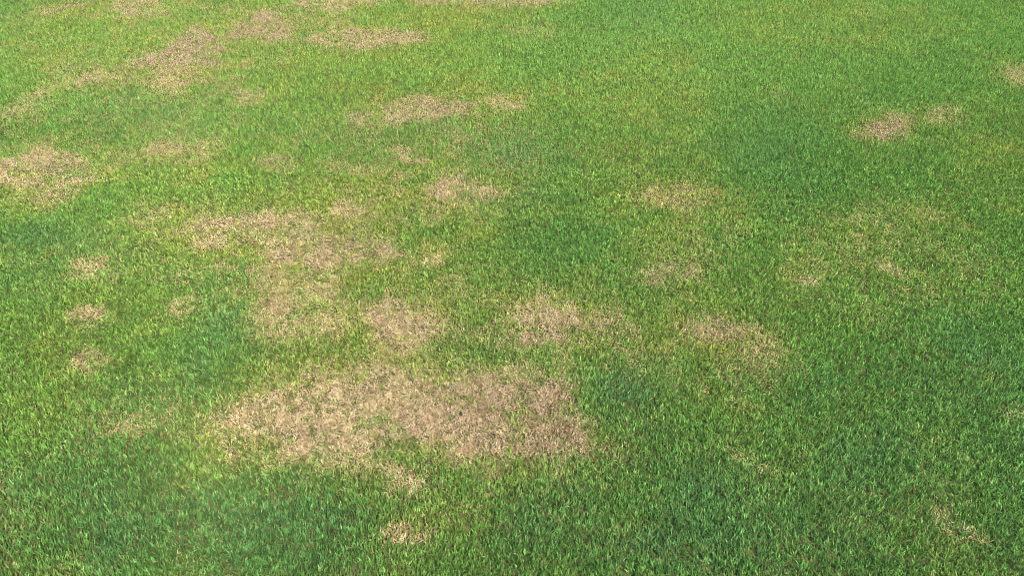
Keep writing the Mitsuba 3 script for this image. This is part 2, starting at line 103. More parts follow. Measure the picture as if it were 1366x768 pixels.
    (0.2, 0.3, [(-0.345, 2.578), (-0.346, 2.433), (-0.373, 2.333), (-0.42, 2.298), (-0.475, 2.333), (-0.526, 2.433), (-0.562, 2.578), (-0.57, 2.736), (-0.545, 2.86), (-0.492, 2.907), (-0.428, 2.86), (-0.374, 2.736)]),
    (0.22, 0.3, [(-0.378, 2.362), (-0.39, 2.328), (-0.43, 2.304), (-0.486, 2.296), (-0.545, 2.304), (-0.591, 2.328), (-0.612, 2.362), (-0.602, 2.396), (-0.563, 2.421), (-0.505, 2.43), (-0.444, 2.421), (-0.398, 2.396)]),
    (0.2, 0.4, [(1.356, 2.374), (1.324, 2.32), (1.279, 2.282), (1.231, 2.269), (1.193, 2.282), (1.174, 2.32), (1.18, 2.374), (1.21, 2.429), (1.257, 2.47), (1.307, 2.486), (1.347, 2.47), (1.365, 2.429)]),
    (0.25, 0.3, [(-1.718, 2.212), (-1.691, 2.151), (-1.68, 2.108), (-1.686, 2.093), (-1.707, 2.108), (-1.739, 2.151), (-1.774, 2.212), (-1.802, 2.275), (-1.816, 2.323), (-1.81, 2.34), (-1.787, 2.323), (-1.753, 2.275)]),
    (0.3, 0.3, [(-0.441, 1.995), (-0.439, 1.926), (-0.453, 1.877), (-0.479, 1.859), (-0.51, 1.877), (-0.539, 1.926), (-0.559, 1.995), (-0.563, 2.067), (-0.55, 2.122), (-0.522, 2.142), (-0.488, 2.122), (-0.458, 2.067)]),
    (0.22, 0.5, [(0.854, 2.314), (0.827, 2.256), (0.781, 2.215), (0.729, 2.2), (0.683, 2.215), (0.655, 2.256), (0.652, 2.314), (0.677, 2.374), (0.723, 2.42), (0.779, 2.436), (0.827, 2.42), (0.855, 2.374)]),
    (0.18, 0.4, [(-0.132, 3.171), (-0.148, 3.072), (-0.196, 3.003), (-0.263, 2.978), (-0.333, 3.003), (-0.39, 3.072), (-0.418, 3.171), (-0.408, 3.274), (-0.361, 3.353), (-0.288, 3.382), (-0.212, 3.353), (-0.155, 3.274)]),
    (0.22, 0.4, [(-1.347, 3.882), (-1.324, 3.724), (-1.345, 3.614), (-1.403, 3.575), (-1.483, 3.614), (-1.568, 3.724), (-1.637, 3.882), (-1.671, 4.05), (-1.656, 4.181), (-1.593, 4.23), (-1.502, 4.181), (-1.411, 4.05)]),
    (0.2, 0.3, [(-1.54, 4.73), (-1.586, 4.621), (-1.762, 4.544), (-2.022, 4.517), (-2.301, 4.544), (-2.532, 4.621), (-2.653, 4.73), (-2.627, 4.843), (-2.454, 4.928), (-2.178, 4.96), (-1.879, 4.928), (-1.645, 4.843)]),
    (0.2, 0.3, [(-0.829, 3.171), (-0.827, 3.072), (-0.858, 3.003), (-0.912, 2.978), (-0.978, 3.003), (-1.039, 3.072), (-1.079, 3.171), (-1.087, 3.274), (-1.058, 3.353), (-1.0, 3.382), (-0.928, 3.353), (-0.865, 3.274)]),
    (0.22, 0.2, [(0.019, 1.325), (0.009, 1.305), (-0.017, 1.29), (-0.053, 1.285), (-0.089, 1.29), (-0.116, 1.305), (-0.127, 1.325), (-0.118, 1.346), (-0.092, 1.361), (-0.055, 1.367), (-0.018, 1.361), (0.009, 1.346)]),
    (0.2, 0.3, [(-0.042, 1.257), (-0.051, 1.233), (-0.075, 1.216), (-0.109, 1.21), (-0.143, 1.216), (-0.169, 1.233), (-0.18, 1.257), (-0.172, 1.281), (-0.148, 1.299), (-0.113, 1.306), (-0.078, 1.299), (-0.052, 1.281)]),
    (0.2, 0.3, [(-0.534, 2.742), (-0.548, 2.674), (-0.605, 2.626), (-0.688, 2.608), (-0.777, 2.626), (-0.851, 2.674), (-0.889, 2.742), (-0.881, 2.812), (-0.825, 2.865), (-0.737, 2.885), (-0.642, 2.865), (-0.568, 2.812)]),
    (0.2, 0.3, [(0.376, 1.719), (0.365, 1.692), (0.341, 1.673), (0.31, 1.666), (0.281, 1.673), (0.262, 1.692), (0.256, 1.719), (0.266, 1.747), (0.291, 1.768), (0.322, 1.775), (0.352, 1.768), (0.371, 1.747)]),
    (0.2, 0.4, [(0.843, 1.703), (0.807, 1.633), (0.752, 1.584), (0.69, 1.566), (0.637, 1.584), (0.605, 1.633), (0.604, 1.703), (0.636, 1.777), (0.693, 1.834), (0.761, 1.855), (0.818, 1.834), (0.848, 1.777)]),
    (0.24, 0.2, [(-1.463, 2.105), (-1.419, 1.993), (-1.399, 1.915), (-1.406, 1.888), (-1.437, 1.915), (-1.487, 1.993), (-1.544, 2.105), (-1.594, 2.225), (-1.621, 2.319), (-1.615, 2.355), (-1.577, 2.319), (-1.521, 2.225)]),
    (0.2, 0.3, [(-0.895, 2.168), (-0.896, 2.109), (-0.929, 2.067), (-0.985, 2.052), (-1.05, 2.067), (-1.108, 2.109), (-1.144, 2.168), (-1.147, 2.23), (-1.116, 2.276), (-1.057, 2.293), (-0.987, 2.276), (-0.928, 2.23)]),
    (0.3, 0.3, [(-0.319, 2.245), (-0.323, 2.227), (-0.337, 2.213), (-0.358, 2.208), (-0.379, 2.213), (-0.396, 2.227), (-0.404, 2.245), (-0.4, 2.264), (-0.386, 2.279), (-0.365, 2.284), (-0.343, 2.279), (-0.326, 2.264)]),
    (0.25, 0.2, [(-0.078, 2.105), (-0.086, 2.082), (-0.111, 2.065), (-0.144, 2.059), (-0.178, 2.065), (-0.203, 2.082), (-0.214, 2.105), (-0.206, 2.128), (-0.182, 2.146), (-0.148, 2.152), (-0.113, 2.146), (-0.088, 2.128)]),
]
YELLOW = [
    (0.55, 0, [(-0.937, 2.386), (-0.952, 2.274), (-1.048, 2.196), (-1.199, 2.168), (-1.369, 2.196), (-1.52, 2.274), (-1.613, 2.386), (-1.62, 2.506), (-1.529, 2.599), (-1.362, 2.634), (-1.17, 2.599), (-1.014, 2.506)]),
    (0.5, 0, [(0.071, 2.565), (0.029, 2.386), (-0.076, 2.265), (-0.216, 2.223), (-0.361, 2.265), (-0.481, 2.386), (-0.546, 2.565), (-0.531, 2.762), (-0.428, 2.92), (-0.263, 2.981), (-0.091, 2.92), (0.032, 2.762)]),
    (0.5, 0, [(0.822, 2.499), (0.764, 2.359), (0.671, 2.264), (0.566, 2.23), (0.472, 2.264), (0.41, 2.359), (0.397, 2.499), (0.443, 2.65), (0.54, 2.768), (0.661, 2.813), (0.767, 2.768), (0.825, 2.65)]),
    (0.45, 0, [(1.63, 2.398), (1.549, 2.318), (1.405, 2.261), (1.234, 2.241), (1.078, 2.261), (0.974, 2.318), (0.951, 2.398), (1.019, 2.483), (1.166, 2.547), (1.351, 2.571), (1.519, 2.547), (1.621, 2.483)]),
    (0.5, 0, [(2.161, 2.869), (2.007, 2.607), (1.874, 2.435), (1.785, 2.376), (1.754, 2.435), (1.79, 2.607), (1.894, 2.869), (2.052, 3.17), (2.223, 3.419), (2.347, 3.517), (2.374, 3.419), (2.299, 3.17)]),
    (0.55, 0, [(-0.464, 1.728), (-0.477, 1.678), (-0.527, 1.643), (-0.6, 1.63), (-0.679, 1.643), (-0.743, 1.678), (-0.777, 1.728), (-0.769, 1.779), (-0.72, 1.817), (-0.642, 1.832), (-0.558, 1.817), (-0.493, 1.779)]),
    (0.4, 0, [(-0.067, 4.163), (-0.244, 3.81), (-0.705, 3.579), (-1.327, 3.5), (-1.994, 3.579), (-2.584, 3.81), (-2.958, 4.163), (-2.972, 4.57), (-2.543, 4.908), (-1.758, 5.042), (-0.899, 4.908), (-0.281, 4.57)]),
    (0.6, 0, [(-0.841, 1.259), (-0.833, 1.199), (-0.849, 1.157), (-0.886, 1.142), (-0.934, 1.157), (-0.982, 1.199), (-1.018, 1.259), (-1.032, 1.323), (-1.017, 1.371), (-0.978, 1.389), (-0.925, 1.371), (-0.875, 1.323)]),
    (0.65, 0, [(-0.034, 1.265), (-0.043, 1.237), (-0.069, 1.216), (-0.105, 1.209), (-0.141, 1.216), (-0.169, 1.237), (-0.181, 1.265), (-0.173, 1.294), (-0.147, 1.316), (-0.11, 1.324), (-0.072, 1.316), (-0.044, 1.294)]),
    (0.4, 0, [(-0.963, 1.64), (-0.961, 1.598), (-0.985, 1.568), (-1.026, 1.557), (-1.076, 1.568), (-1.121, 1.598), (-1.15, 1.64), (-1.155, 1.684), (-1.133, 1.717), (-1.089, 1.729), (-1.037, 1.717), (-0.991, 1.684)]),
    (0.6, 0, [(-1.187, 1.192), (-1.127, 1.055), (-1.1, 0.965), (-1.107, 0.933), (-1.147, 0.965), (-1.211, 1.055), (-1.29, 1.192), (-1.364, 1.345), (-1.409, 1.471), (-1.405, 1.52), (-1.351, 1.471), (-1.269, 1.345)]),
    (0.35, 0, [(0.859, 1.736), (0.787, 1.579), (0.69, 1.474), (0.588, 1.438), (0.502, 1.474), (0.45, 1.579), (0.448, 1.736), (0.503, 1.911), (0.609, 2.053), (0.735, 2.108), (0.836, 2.053), (0.88, 1.911)]),
    (0.5, 0, [(-2.143, 4.083), (-2.121, 3.997), (-2.13, 3.935), (-2.168, 3.913), (-2.225, 3.935), (-2.286, 3.997), (-2.337, 4.083), (-2.363, 4.173), (-2.356, 4.241), (-2.316, 4.266), (-2.256, 4.241), (-2.192, 4.173)]),
    (0.3, 0, [(-0.714, 1.254), (-0.713, 1.222), (-0.728, 1.199), (-0.755, 1.191), (-0.788, 1.199), (-0.817, 1.222), (-0.836, 1.254), (-0.838, 1.286), (-0.824, 1.311), (-0.795, 1.32), (-0.761, 1.311), (-0.732, 1.286)]),
    (0.4, 0, [(-0.33, 2.552), (-0.352, 2.394), (-0.436, 2.287), (-0.559, 2.25), (-0.693, 2.287), (-0.811, 2.394), (-0.884, 2.552), (-0.885, 2.723), (-0.805, 2.859), (-0.664, 2.911), (-0.506, 2.859), (-0.383, 2.723)]),
    (0.45, 0, [(0.317, 3.479), (0.229, 3.323), (0.019, 3.215), (-0.259, 3.177), (-0.541, 3.215), (-0.764, 3.323), (-0.87, 3.479), (-0.818, 3.647), (-0.609, 3.777), (-0.297, 3.826), (0.021, 3.777), (0.246, 3.647)]),
    (0.4, 0, [(-0.71, 2.869), (-0.756, 2.734), (-0.923, 2.64), (-1.165, 2.607), (-1.426, 2.64), (-1.649, 2.734), (-1.777, 2.869), (-1.766, 3.014), (-1.605, 3.127), (-1.335, 3.17), (-1.038, 3.127), (-0.809, 3.014)]),
    (0.5, 0, [(-0.075, 2.064), (-0.124, 1.852), (-0.259, 1.713), (-0.443, 1.665), (-0.642, 1.713), (-0.82, 1.852), (-0.933, 2.064), (-0.94, 2.307), (-0.815, 2.509), (-0.584, 2.589), (-0.328, 2.509), (-0.142, 2.307)]),
    (0.4, 0, [(0.48, 1.838), (0.42, 1.724), (0.298, 1.646), (0.144, 1.618), (-0.007, 1.646), (-0.122, 1.724), (-0.17, 1.838), (-0.131, 1.96), (-0.008, 2.057), (0.168, 2.093), (0.34, 2.057), (0.454, 1.96)]),
    (0.3, 0, [(1.209, 1.084), (1.157, 1.035), (1.068, 1.001), (0.964, 0.989), (0.871, 1.001), (0.812, 1.035), (0.801, 1.084), (0.847, 1.134), (0.938, 1.172), (1.05, 1.187), (1.15, 1.172), (1.208, 1.134)]),
    (0.35, 0, [(2.556, 4.539), (2.374, 4.338), (2.065, 4.2), (1.708, 4.151), (1.382, 4.2), (1.16, 4.338), (1.104, 4.539), (1.246, 4.754), (1.564, 4.922), (1.972, 4.986), (2.339, 4.922), (2.55, 4.754)]),
    (0.3, 0, [(1.638, 2.064), (1.539, 1.976), (1.359, 1.914), (1.147, 1.892), (0.95, 1.914), (0.815, 1.976), (0.78, 2.064), (0.861, 2.157), (1.044, 2.229), (1.279, 2.256), (1.495, 2.229), (1.625, 2.157)]),
    (0.35, 0, [(-1.247, 1.736), (-1.203, 1.579), (-1.215, 1.474), (-1.275, 1.438), (-1.369, 1.474), (-1.48, 1.579), (-1.585, 1.736), (-1.654, 1.911), (-1.66, 2.053), (-1.593, 2.108), (-1.473, 2.053), (-1.344, 1.911)]),
    (0.35, 0, [(-0.546, 1.595), (-0.558, 1.522), (-0.616, 1.47), (-0.705, 1.452), (-0.803, 1.47), (-0.888, 1.522), (-0.937, 1.595), (-0.936, 1.672), (-0.88, 1.731), (-0.783, 1.754), (-0.675, 1.731), (-0.588, 1.672)]),
    (0.3, 0, [(0.914, 3.031), (0.775, 2.575), (0.614, 2.298), (0.458, 2.207), (0.327, 2.298), (0.239, 2.575), (0.221, 3.031), (0.304, 3.611), (0.497, 4.147), (0.746, 4.373), (0.934, 4.147), (0.985, 3.611)]),
    (0.3, 0, [(1.204, 1.337), (1.159, 1.27), (1.101, 1.223), (1.043, 1.206), (1.001, 1.223), (0.982, 1.27), (0.994, 1.337), (1.036, 1.408), (1.098, 1.463), (1.161, 1.483), (1.207, 1.463), (1.222, 1.408)]),
    (0.4, 0, [(-0.651, 1.044), (-0.656, 1.018), (-0.684, 1.0), (-0.728, 0.993), (-0.775, 1.0), (-0.815, 1.018), (-0.837, 1.044), (-0.834, 1.07), (-0.807, 1.09), (-0.762, 1.097), (-0.712, 1.09), (-0.672, 1.07)]),
    (0.55, 0, [(0.061, 4.665), (0.006, 4.524), (-0.136, 4.425), (-0.33, 4.389), (-0.527, 4.425), (-0.681, 4.524), (-0.753, 4.665), (-0.715, 4.813), (-0.573, 4.926), (-0.363, 4.968), (-0.149, 4.926), (0.007, 4.813)]),
    (0.3, 0, [(0.773, 1.313), (0.73, 1.234), (0.664, 1.179), (0.59, 1.16), (0.526, 1.179), (0.487, 1.234), (0.483, 1.313), (0.519, 1.397), (0.588, 1.462), (0.67, 1.486), (0.741, 1.462), (0.778, 1.397)]),
]
BLUE = [
    (0.55, 0, [(-1.325, 1.265), (-1.18, 1.362), (-0.678, 1.313), (-0.329, 1.289), (-0.27, 0.958), (-1.163, 0.958)]),
    (0.35, 0, [(1.372, 1.154), (1.213, 1.008), (0.963, 0.912), (0.681, 0.879), (0.421, 0.912), (0.232, 1.008), (0.166, 1.154), (0.264, 1.32), (0.526, 1.456), (0.883, 1.51), (1.205, 1.456), (1.38, 1.32)]),
    (0.9, 0, [(-0.939, 1.236), (-0.929, 1.177), (-0.947, 1.136), (-0.987, 1.121), (-1.039, 1.136), (-1.091, 1.177), (-1.13, 1.236), (-1.146, 1.299), (-1.13, 1.346), (-1.088, 1.364), (-1.031, 1.346), (-0.976, 1.299)]),
    (0.8, 0, [(-0.307, 1.225), (-0.326, 1.185), (-0.386, 1.156), (-0.472, 1.146), (-0.562, 1.156), (-0.633, 1.185), (-0.668, 1.225), (-0.655, 1.267), (-0.595, 1.298), (-0.504, 1.31), (-0.409, 1.298), (-0.337, 1.267)]),
    (0.5, 0, [(-1.369, 2.223), (-1.346, 2.086), (-1.39, 1.992), (-1.486, 1.959), (-1.613, 1.992), (-1.743, 2.086), (-1.847, 2.223), (-1.893, 2.372), (-1.86, 2.49), (-1.753, 2.535), (-1.603, 2.49), (-1.462, 2.372)]),
    (1.0, 0, [(-1.019, 2.084), (-0.923, 2.19), (-0.839, 2.064), (-0.775, 1.838), (-0.736, 1.719), (-0.843, 1.687), (-0.942, 1.736), (-0.99, 1.91)]),
    (0.8, 0, [(-0.737, 1.587), (-0.749, 1.542), (-0.804, 1.51), (-0.887, 1.499), (-0.977, 1.51), (-1.052, 1.542), (-1.093, 1.587), (-1.087, 1.634), (-1.033, 1.669), (-0.946, 1.682), (-0.85, 1.669), (-0.774, 1.634)]),
    (0.9, 0, [(0.448, 1.568), (0.42, 1.511), (0.363, 1.47), (0.293, 1.455), (0.226, 1.47), (0.178, 1.511), (0.163, 1.568), (0.186, 1.629), (0.243, 1.674), (0.318, 1.692), (0.391, 1.674), (0.438, 1.629)]),
    (0.4, 0, [(0.242, 2.326), (0.218, 2.199), (0.173, 2.111), (0.117, 2.08), (0.064, 2.111), (0.025, 2.199), (0.01, 2.326), (0.027, 2.463), (0.073, 2.57), (0.136, 2.611), (0.196, 2.57), (0.235, 2.463)]),
    (0.45, 0, [(1.529, 1.648), (1.438, 1.528), (1.324, 1.446), (1.213, 1.417), (1.128, 1.446), (1.088, 1.528), (1.107, 1.648), (1.187, 1.779), (1.311, 1.883), (1.443, 1.923), (1.539, 1.883), (1.569, 1.779)]),
    (0.5, 0, [(1.009, 4.539), (0.932, 4.338), (0.796, 4.2), (0.635, 4.151), (0.487, 4.2), (0.383, 4.338), (0.353, 4.539), (0.412, 4.754), (0.551, 4.922), (0.734, 4.986), (0.901, 4.922), (1.001, 4.754)]),
    (0.3, 0, [(1.356, 3.153), (1.288, 3.008), (1.196, 2.908), (1.103, 2.872), (1.028, 2.908), (0.99, 3.008), (1.0, 3.153), (1.06, 3.308), (1.157, 3.429), (1.264, 3.475), (1.346, 3.429), (1.379, 3.308)]),
    (0.6, 0, [(0.594, 1.143), (0.559, 1.058), (0.508, 0.999), (0.454, 0.978), (0.408, 0.999), (0.381, 1.058), (0.381, 1.143), (0.411, 1.235), (0.464, 1.307), (0.527, 1.335), (0.578, 1.307), (0.602, 1.235)]),
    (0.4, 0, [(0.257, 2.869), (0.213, 2.701), (0.116, 2.587), (-0.009, 2.546), (-0.133, 2.587), (-0.23, 2.701), (-0.276, 2.869), (-0.251, 3.052), (-0.154, 3.196), (-0.01, 3.252), (0.134, 3.196), (0.232, 3.052)]),
    (0.5, 0, [(0.95, 1.565), (0.919, 1.509), (0.873, 1.47), (0.825, 1.455), (0.785, 1.47), (0.764, 1.509), (0.767, 1.565), (0.796, 1.624), (0.843, 1.668), (0.895, 1.685), (0.937, 1.668), (0.957, 1.624)]),
    (0.6, 0, [(-0.047, 1.777), (-0.056, 1.745), (-0.082, 1.721), (-0.118, 1.713), (-0.154, 1.721), (-0.182, 1.745), (-0.194, 1.777), (-0.186, 1.811), (-0.16, 1.836), (-0.123, 1.845), (-0.085, 1.836), (-0.057, 1.811)]),
    (0.5, 0, [(-1.256, 3.398), (-1.23, 3.247), (-1.24, 3.143), (-1.283, 3.106), (-1.347, 3.143), (-1.419, 3.247), (-1.482, 3.398), (-1.517, 3.56), (-1.513, 3.685), (-1.467, 3.733), (-1.393, 3.685), (-1.315, 3.56)]),
    (0.5, 0, [(-1.437, 3.359), (-1.439, 3.231), (-1.521, 3.142), (-1.659, 3.11), (-1.823, 3.142), (-1.972, 3.231), (-2.071, 3.359), (-2.088, 3.494), (-2.012, 3.598), (-1.86, 3.638), (-1.679, 3.598), (-1.523, 3.494)]),
    (0.25, 0, [(1.303, 2.965), (1.213, 2.773), (1.093, 2.642), (0.971, 2.597), (0.873, 2.642), (0.818, 2.773), (0.826, 2.965), (0.901, 3.177), (1.03, 3.346), (1.177, 3.411), (1.291, 3.346), (1.335, 3.177)]),
    (0.5, 0, [(0.218, 1.124), (0.194, 1.052), (0.143, 1.002), (0.079, 0.984), (0.016, 1.002), (-0.032, 1.052), (-0.051, 1.124), (-0.034, 1.201), (0.017, 1.261), (0.089, 1.283), (0.16, 1.261), (0.207, 1.201)]),
    (0.5, 0, [(-0.282, 1.042), (-0.333, 0.994), (-0.482, 0.961), (-0.689, 0.949), (-0.903, 0.961), (-1.073, 0.994), (-1.154, 1.042), (-1.119, 1.092), (-0.972, 1.13), (-0.75, 1.144), (-0.519, 1.13), (-0.348, 1.092)]),
    (0.4, 0, [(1.012, 1.242), (0.97, 1.18), (0.907, 1.136), (0.838, 1.12), (0.781, 1.136), (0.749, 1.18), (0.75, 1.242), (0.788, 1.308), (0.854, 1.358), (0.929, 1.377), (0.991, 1.358), (1.021, 1.308)]),
    (0.5, 0, [(-2.824, 4.539), (-2.71, 4.275), (-2.662, 4.096), (-2.684, 4.034), (-2.77, 4.096), (-2.903, 4.275), (-3.058, 4.539), (-3.195, 4.829), (-3.27, 5.061), (-3.251, 5.15), (-3.142, 5.061), (-2.982, 4.829)]),
    (0.6, 0, [(-0.269, 3.244), (-0.284, 3.183), (-0.333, 3.138), (-0.403, 3.123), (-0.475, 3.138), (-0.533, 3.183), (-0.56, 3.244), (-0.548, 3.308), (-0.499, 3.355), (-0.426, 3.373), (-0.35, 3.355), (-0.292, 3.308)]),
    (0.5, 0, [(1.195, 2.552), (1.16, 2.478), (1.111, 2.427), (1.061, 2.408), (1.021, 2.427), (1.003, 2.478), (1.01, 2.552), (1.043, 2.628), (1.093, 2.685), (1.147, 2.707), (1.189, 2.685), (1.206, 2.628)]),
    (0.6, 0, [(1.32, 1.265), (1.257, 1.165), (1.193, 1.096), (1.143, 1.072), (1.117, 1.096), (1.121, 1.165), (1.157, 1.265), (1.218, 1.374), (1.29, 1.46), (1.35, 1.493), (1.378, 1.46), (1.365, 1.374)]),
    (0.7, 0, [(-0.152, 1.315), (-0.164, 1.287), (-0.198, 1.267), (-0.245, 1.259), (-0.294, 1.267), (-0.333, 1.287), (-0.349, 1.315), (-0.34, 1.344), (-0.306, 1.366), (-0.257, 1.374), (-0.205, 1.366), (-0.167, 1.344)]),
    (0.5, 0, [(0.046, 1.803), (0.033, 1.765), (-0.003, 1.738), (-0.051, 1.728), (-0.1, 1.738), (-0.136, 1.765), (-0.151, 1.803), (-0.14, 1.842), (-0.104, 1.871), (-0.054, 1.882), (-0.003, 1.871), (0.033, 1.842)]),
    (0.6, 0, [(-1.314, 2.916), (-1.311, 2.872), (-1.332, 2.84), (-1.369, 2.829), (-1.414, 2.84), (-1.456, 2.872), (-1.483, 2.916), (-1.488, 2.962), (-1.468, 2.995), (-1.429, 3.008), (-1.382, 2.995), (-1.34, 2.962)]),
]
PALE_LIT = [  # paler turf at the left, plus the far lawn's brighter light put into its colour
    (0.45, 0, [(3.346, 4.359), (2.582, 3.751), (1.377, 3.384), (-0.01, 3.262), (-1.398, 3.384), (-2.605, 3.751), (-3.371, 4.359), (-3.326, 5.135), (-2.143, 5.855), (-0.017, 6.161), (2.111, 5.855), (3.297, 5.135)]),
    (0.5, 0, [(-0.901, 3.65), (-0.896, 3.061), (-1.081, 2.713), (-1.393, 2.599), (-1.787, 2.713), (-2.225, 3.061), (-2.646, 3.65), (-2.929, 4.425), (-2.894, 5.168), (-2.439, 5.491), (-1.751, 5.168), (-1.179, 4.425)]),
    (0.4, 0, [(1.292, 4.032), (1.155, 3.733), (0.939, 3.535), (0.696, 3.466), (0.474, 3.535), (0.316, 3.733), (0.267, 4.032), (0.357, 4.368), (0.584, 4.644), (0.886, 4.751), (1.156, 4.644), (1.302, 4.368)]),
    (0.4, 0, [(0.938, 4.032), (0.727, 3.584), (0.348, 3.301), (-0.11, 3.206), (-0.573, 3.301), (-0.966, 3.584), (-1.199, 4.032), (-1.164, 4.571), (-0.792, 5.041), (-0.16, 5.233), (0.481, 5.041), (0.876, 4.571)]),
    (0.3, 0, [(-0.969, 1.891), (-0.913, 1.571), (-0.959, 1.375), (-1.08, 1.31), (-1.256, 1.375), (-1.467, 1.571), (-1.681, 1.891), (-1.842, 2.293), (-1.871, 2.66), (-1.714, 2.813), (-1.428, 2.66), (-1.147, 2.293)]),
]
GREEN = [
    (0.5, 0, [(-0.401, 1.711), (-0.405, 1.671), (-0.427, 1.642), (-0.46, 1.632), (-0.497, 1.642), (-0.528, 1.671), (-0.545, 1.711), (-0.542, 1.753), (-0.521, 1.784), (-0.486, 1.795), (-0.447, 1.784), (-0.416, 1.753)]),
    (0.4, 0, [(-0.452, 2.076), (-0.455, 2.042), (-0.473, 2.018), (-0.502, 2.009), (-0.533, 2.018), (-0.559, 2.042), (-0.573, 2.076), (-0.57, 2.111), (-0.552, 2.137), (-0.523, 2.146), (-0.491, 2.137), (-0.464, 2.111)]),
    (0.5, 0, [(-0.071, 1.769), (-0.077, 1.732), (-0.093, 1.705), (-0.117, 1.696), (-0.141, 1.705), (-0.16, 1.732), (-0.169, 1.769), (-0.164, 1.807), (-0.148, 1.836), (-0.123, 1.846), (-0.098, 1.836), (-0.079, 1.807)]),
    (0.75, 0, [(-0.342, 1.357), (-0.28, 1.367), (-0.191, 1.347), (-0.159, 1.308), (-0.203, 1.261), (-0.261, 1.275), (-0.314, 1.322)]),
    (0.5, 0, [(0.07, 1.474), (0.061, 1.455), (0.039, 1.441), (0.009, 1.436), (-0.021, 1.441), (-0.043, 1.455), (-0.051, 1.474), (-0.044, 1.493), (-0.021, 1.507), (0.009, 1.512), (0.04, 1.507), (0.062, 1.493)]),
    (0.5, 0, [(-0.695, 2.072), (-0.698, 2.05), (-0.714, 2.033), (-0.739, 2.027), (-0.767, 2.033), (-0.79, 2.05), (-0.803, 2.072), (-0.801, 2.095), (-0.785, 2.112), (-0.76, 2.118), (-0.731, 2.112), (-0.708, 2.095)]),
    (0.4, 0, [(-0.065, 1.695), (-0.079, 1.673), (-0.117, 1.657), (-0.17, 1.651), (-0.223, 1.657), (-0.263, 1.673), (-0.279, 1.695), (-0.267, 1.718), (-0.229, 1.735), (-0.175, 1.741), (-0.12, 1.735), (-0.08, 1.718)]),
    (0.4, 0, [(-1.348, 2.92), (-1.345, 2.884), (-1.358, 2.858), (-1.384, 2.849), (-1.416, 2.858), (-1.446, 2.884), (-1.466, 2.92), (-1.471, 2.956), (-1.459, 2.983), (-1.432, 2.993), (-1.399, 2.983), (-1.368, 2.956)]),
    (0.3, 0, [(-0.562, 1.736), (-0.564, 1.708), (-0.582, 1.689), (-0.611, 1.682), (-0.642, 1.689), (-0.668, 1.708), (-0.682, 1.736), (-0.681, 1.764), (-0.663, 1.784), (-0.634, 1.792), (-0.601, 1.784), (-0.575, 1.764)]),
]
WARM = [
    (0.5, 0, [(0.882, 1.82), (0.837, 1.754), (0.754, 1.707), (0.654, 1.69), (0.562, 1.707), (0.5, 1.754), (0.484, 1.82), (0.523, 1.89), (0.607, 1.943), (0.715, 1.963), (0.814, 1.943), (0.875, 1.89)]),
    (0.5, 0, [(0.418, 1.847), (0.399, 1.803), (0.359, 1.771), (0.309, 1.76), (0.261, 1.771), (0.228, 1.803), (0.218, 1.847), (0.234, 1.892), (0.275, 1.926), (0.327, 1.938), (0.377, 1.926), (0.411, 1.892)]),
    (0.4, 0, [(0.654, 2.101), (0.629, 2.053), (0.579, 2.019), (0.517, 2.006), (0.46, 2.019), (0.42, 2.053), (0.41, 2.101), (0.433, 2.15), (0.483, 2.187), (0.548, 2.201), (0.609, 2.187), (0.647, 2.15)]),
    (0.4, 0, [(0.811, 2.592), (0.772, 2.525), (0.696, 2.477), (0.603, 2.46), (0.515, 2.477), (0.455, 2.525), (0.438, 2.592), (0.472, 2.662), (0.548, 2.714), (0.648, 2.734), (0.741, 2.714), (0.8, 2.662)]),
    (0.9, 0, [(0.266, 1.385), (0.242, 1.341), (0.185, 1.31), (0.111, 1.299), (0.038, 1.31), (-0.016, 1.341), (-0.037, 1.385), (-0.017, 1.43), (0.04, 1.464), (0.119, 1.477), (0.196, 1.464), (0.25, 1.43)]),
    (0.5, 0, [(0.196, 1.536), (0.167, 1.481), (0.097, 1.443), (0.004, 1.429), (-0.089, 1.443), (-0.159, 1.481), (-0.187, 1.536), (-0.165, 1.594), (-0.095, 1.637), (0.004, 1.653), (0.104, 1.637), (0.174, 1.594)]),
    (0.5, 0, [(1.776, 3.207), (1.727, 3.127), (1.659, 3.07), (1.588, 3.049), (1.533, 3.07), (1.506, 3.127), (1.517, 3.207), (1.563, 3.291), (1.634, 3.354), (1.709, 3.378), (1.768, 3.354), (1.792, 3.291)]),
    (0.6, 0, [(-1.704, 2.562), (-1.689, 2.512), (-1.695, 2.476), (-1.719, 2.463), (-1.755, 2.476), (-1.795, 2.512), (-1.827, 2.562), (-1.843, 2.614), (-1.839, 2.653), (-1.814, 2.667), (-1.776, 2.653), (-1.735, 2.614)]),
    (0.5, 0, [(-0.666, 1.97), (-0.669, 1.944), (-0.689, 1.926), (-0.719, 1.919), (-0.753, 1.926), (-0.781, 1.944), (-0.796, 1.97), (-0.794, 1.996), (-0.774, 2.015), (-0.743, 2.022), (-0.708, 2.015), (-0.68, 1.996)]),
    (0.4, 0, [(0.422, 1.82), (0.392, 1.791), (0.317, 1.771), (0.219, 1.763), (0.122, 1.771), (0.051, 1.791), (0.024, 1.82), (0.052, 1.85), (0.126, 1.872), (0.227, 1.88), (0.328, 1.872), (0.399, 1.85)]),
    (0.4, 0, [(-1.044, 1.671), (-1.029, 1.62), (-1.027, 1.583), (-1.036, 1.569), (-1.055, 1.583), (-1.08, 1.62), (-1.103, 1.671), (-1.12, 1.725), (-1.124, 1.766), (-1.114, 1.781), (-1.093, 1.766), (-1.067, 1.725)]),
]

X0, Y0, X1, Y1, CELL = -5.0, 0.0, 5.0, 7.0, 0.0125
NX, NY = int((X1 - X0) / CELL), int((Y1 - Y0) / CELL)
GX, GY = np.meshgrid(X0 + (np.arange(NX) + 0.5) * CELL, Y0 + (np.arange(NY) + 0.5) * CELL)


